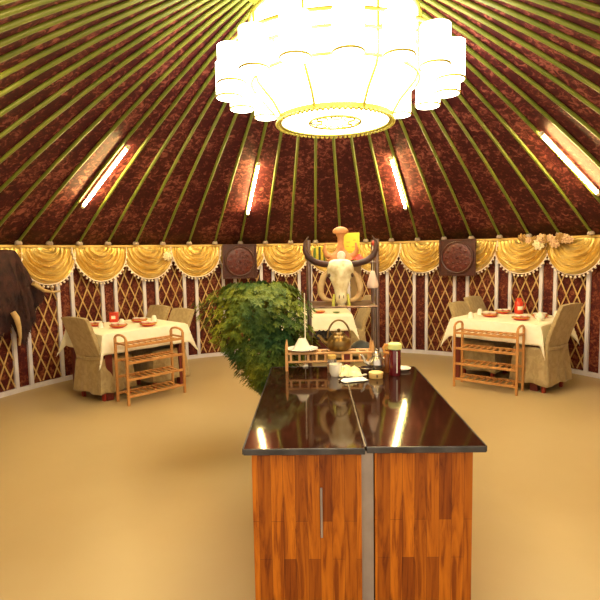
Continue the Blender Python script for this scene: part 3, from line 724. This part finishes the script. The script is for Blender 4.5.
wood_rack((-1.85,5.30,0),rad(45.5),'slatted wooden rack in front of the left dining table').scale=(1.02,1,.955)
wood_rack((1.80,5.86,0),rad(-38),'slatted wooden rack in front of the right dining table',.70).scale=(1,1,.955)

# ------------------------------------------------------------------ things on the dining tables
TZ2=.7595
def tloc(T,rz,u,v,z=TZ2): return (T[0]+u*cos(rz)-v*sin(rz),T[1]+u*sin(rz)+v*cos(rz),z)
def make_dish(loc,label):
    t=thing('red_dish',label,'dish',loc,0,'red dishes on the dining tables')
    MB().lathe([(.001,0),(.055,0),(.095,.022),(.105,.034),(.098,.034),(.055,.010),(.001,.008)],(0,0,0),28).build('dish','red_enamel',t)
    MB().torus((0,0,.034),.101,.004,28,6).build('rim','lamp_frame',t)
    return t
def make_bowl(loc,label):
    t=thing('small_bowl',label,'bowl',loc,0,'small white bowls in the red dishes')
    MB().lathe([(.001,.0),(.022,0),(.040,.025),(.046,.046),(.042,.046),(.035,.025),(.001,.008)],(0,0,0),22).build('body','white_glaze',t)
    MB().torus((0,0,.030),.0425,.004,22,6).build('band','red_enamel',t)
    return t
dish=bowl=None
lay=[(TL,TLr,-.19,-.16,'left table by the covered chair'),(TL,TLr,.10,-.33,'left table nearest the rack'),(TL,TLr,.22,.10,'left table at its right end'),(TL,TLr,-.30,.22,'left table near the red tin'),
     (TR,TRr,-.20,-.13,'right table at its left'),(TR,TRr,.21,-.20,'right table before the white teapot'),(TR,TRr,-.22,.30,'right table at far left'),(TR,TRr,.30,.16,'right table behind the white teapot')]
for T,rz,u,v,w in lay:
    p=tloc(T,rz,u,v)
    if dish is None: dish=make_dish(p,'red dish on the '+w)
    else: clone(dish,p,0,'red dish on the '+w,'red dishes on the dining tables')
    for s_,ww in ((-1,'left'),(1,'right')):
        q=(p[0]+s_*.040,p[1],p[2]+.009)
        lb='%s white bowl in the dish on the %s'%(ww,w)
        if bowl is None: bowl=make_bowl(q,lb)
        else: clone(bowl,q,0,lb,'small white bowls in the red dishes')
def cup(loc,label):
    t=thing('white_cup',label,'cup',loc)
    MB().lathe([(.001,.062),(.018,.062),(.024,.056),(.030,.03),(.036,.0),(.032,.0)],(0,0,0),22).build('body','white_glaze',t)
    MB().torus((0,0,.063),.015,.003,18,6).build('foot_ring','white_glaze',t)
    return t
cA=cup(tloc(TL,TLr,-.33,.0),'upturned white cup by the covered chair on the left table')
for T,rz,u,v,w in ((TL,TLr,-.42,.25,'upturned white cup at the far left corner of the left table'),(TL,TLr,-.06,.02,'upturned white cup in the middle of the left table'),(TL,TLr,.38,.02,'upturned white cup at the right end of the left table'),
                   (TR,TRr,-.32,-.40,'upturned white cup at the left front corner of the right table'),(TR,TRr,-.40,.02,'upturned white cup near the far chairs of the right table'),(TR,TRr,.44,.32,'upturned white cup at the far right corner of the right table')):
    clone(cA,tloc(T,rz,u,v),0,w,'upturned white cups on the dining tables',1.15)
cA['group']='upturned white cups on the dining tables'
tpw=thing('white_teapot','round white teapot near the right end of the right table','teapot',tloc(TR,TRr,.40,-.12),.4)
MB().lathe([(.001,0),(.03,0),(.052,.025),(.055,.05),(.04,.075),(.024,.084)],(0,0,0),24).build('body','white_glaze',tpw)
MB().lathe([(.027,.082),(.015,.094),(.004,.097),(.008,.104),(.001,.110)],(0,0,0),18).build('lid','white_glaze',tpw)
MB().tube([(-.045,0,.035),(-.072,0,.055),(-.085,0,.078)],[.013,.009,.006],8).build('spout','white_glaze',tpw)
MB().tube([(.045,0,.062),(.078,0,.064),(.076,0,.03),(.048,0,.025)],.006,8).build('handle','white_glaze',tpw)
rt=thing('red_tin','square red tin with a white square on the far side of the left table','tin',tloc(TL,TLr,.03,.40),rad(10))
MB().box((0,0,.055),(.10,.10,.11)).build('body','red_enamel',rt,bevel=.006); MB().box((0,-.051,.062),(.05,.002,.04)).build('white_square','white_glaze',rt)
MB().box((0,0,.116),(.104,.104,.014)).build('lid','red_enamel',rt,bevel=.004)
th_=thing('red_thermos','red thermos with white print and handle at the far side of the right table','thermos',tloc(TR,TRr,-.05,.40))
MB().lathe([(.001,0),(.052,0),(.055,.01),(.055,.14),(.042,.165),(.034,.172)],(0,0,0),26).build('body','red_enamel',th_)
MB().lathe([(.036,.17),(.036,.195),(.026,.205),(.001,.207)],(0,0,0),20).build('cap','red_enamel',th_)
MB().tube([(.052,0,.14),(.085,0,.135),(.085,0,.06),(.052,0,.05)],.007,8).build('handle','red_enamel',th_)
g_=MB(); g_.lathe([(.0556,.05),(.0556,.10)],(0,0,0),12,a0=rad(230),a1=rad(300)); g_.build('white_print','white_glaze',th_,solid=.001)
# white plate and red dish on the back table
rd=clone(dish,(.27,7.02,TZ2),0,'red dish at the front edge of the back table above the kettle','red dishes on the dining tables',.8)
rd2=MB().lathe([(.001,0),(.03,0),(.055,.016),(.052,.016),(.001,.006)],(0,0,0),24).build('green_plate','book_green',None,loc=(.50,6.99,TZ2)); tag(rd2,'small green plate at the right front of the back table','plate')

# ------------------------------------------------------------------ stool whose leg just enters at the left edge
so=thing('wooden_stool','orange wooden stool whose leg stands at the left edge of the floor','stool',(-2.66,3.82,0),.4)
MB().lathe([(.001,.41),(.16,.41),(.165,.425),(.16,.445),(.001,.45)],(0,0,0),32).build('seat','stool_wood',so)
for k in range(4):
    a=pi/4+pi/2*k; MB().tube([(.17*cos(a),.17*sin(a),0),(.12*cos(a),.12*sin(a),.41)],[.018,.020],10).build('leg','stool_wood',so)

# ------------------------------------------------------------------ world, camera
w=bpy.data.worlds.new('world'); bpy.context.scene.world=w; w.use_nodes=True
w.node_tree.nodes['Background'].inputs[0].default_value=(1.0,.86,.66,1); w.node_tree.nodes['Background'].inputs[1].default_value=.9
cam=bpy.data.cameras.new('camera'); co_=bpy.data.objects.new('camera',cam); COL.objects.link(co_)
F_,p_,r_=506.79,.0926889,.0179856
cam.sensor_fit='HORIZONTAL'; cam.sensor_width=36; cam.lens=F_*36/600; cam.clip_start=.02
Rt=Vector((1,0,0)); U=Vector((0,sin(p_),cos(p_))); Fw=Vector((0,cos(p_),-sin(p_)))
X=Rt*cos(r_)-U*sin(r_); Y=Rt*sin(r_)+U*cos(r_)
Mx=Matrix((X,Y,-Fw)).transposed().to_4x4(); Mx.translation=Vector((0,0,1.6)); co_.matrix_world=Mx
sc=bpy.context.scene; sc.camera=co_
sc.view_settings.view_transform='Standard'; sc.view_settings.look='None'; sc.view_settings.gamma=1; sc.view_settings.exposure=0.74
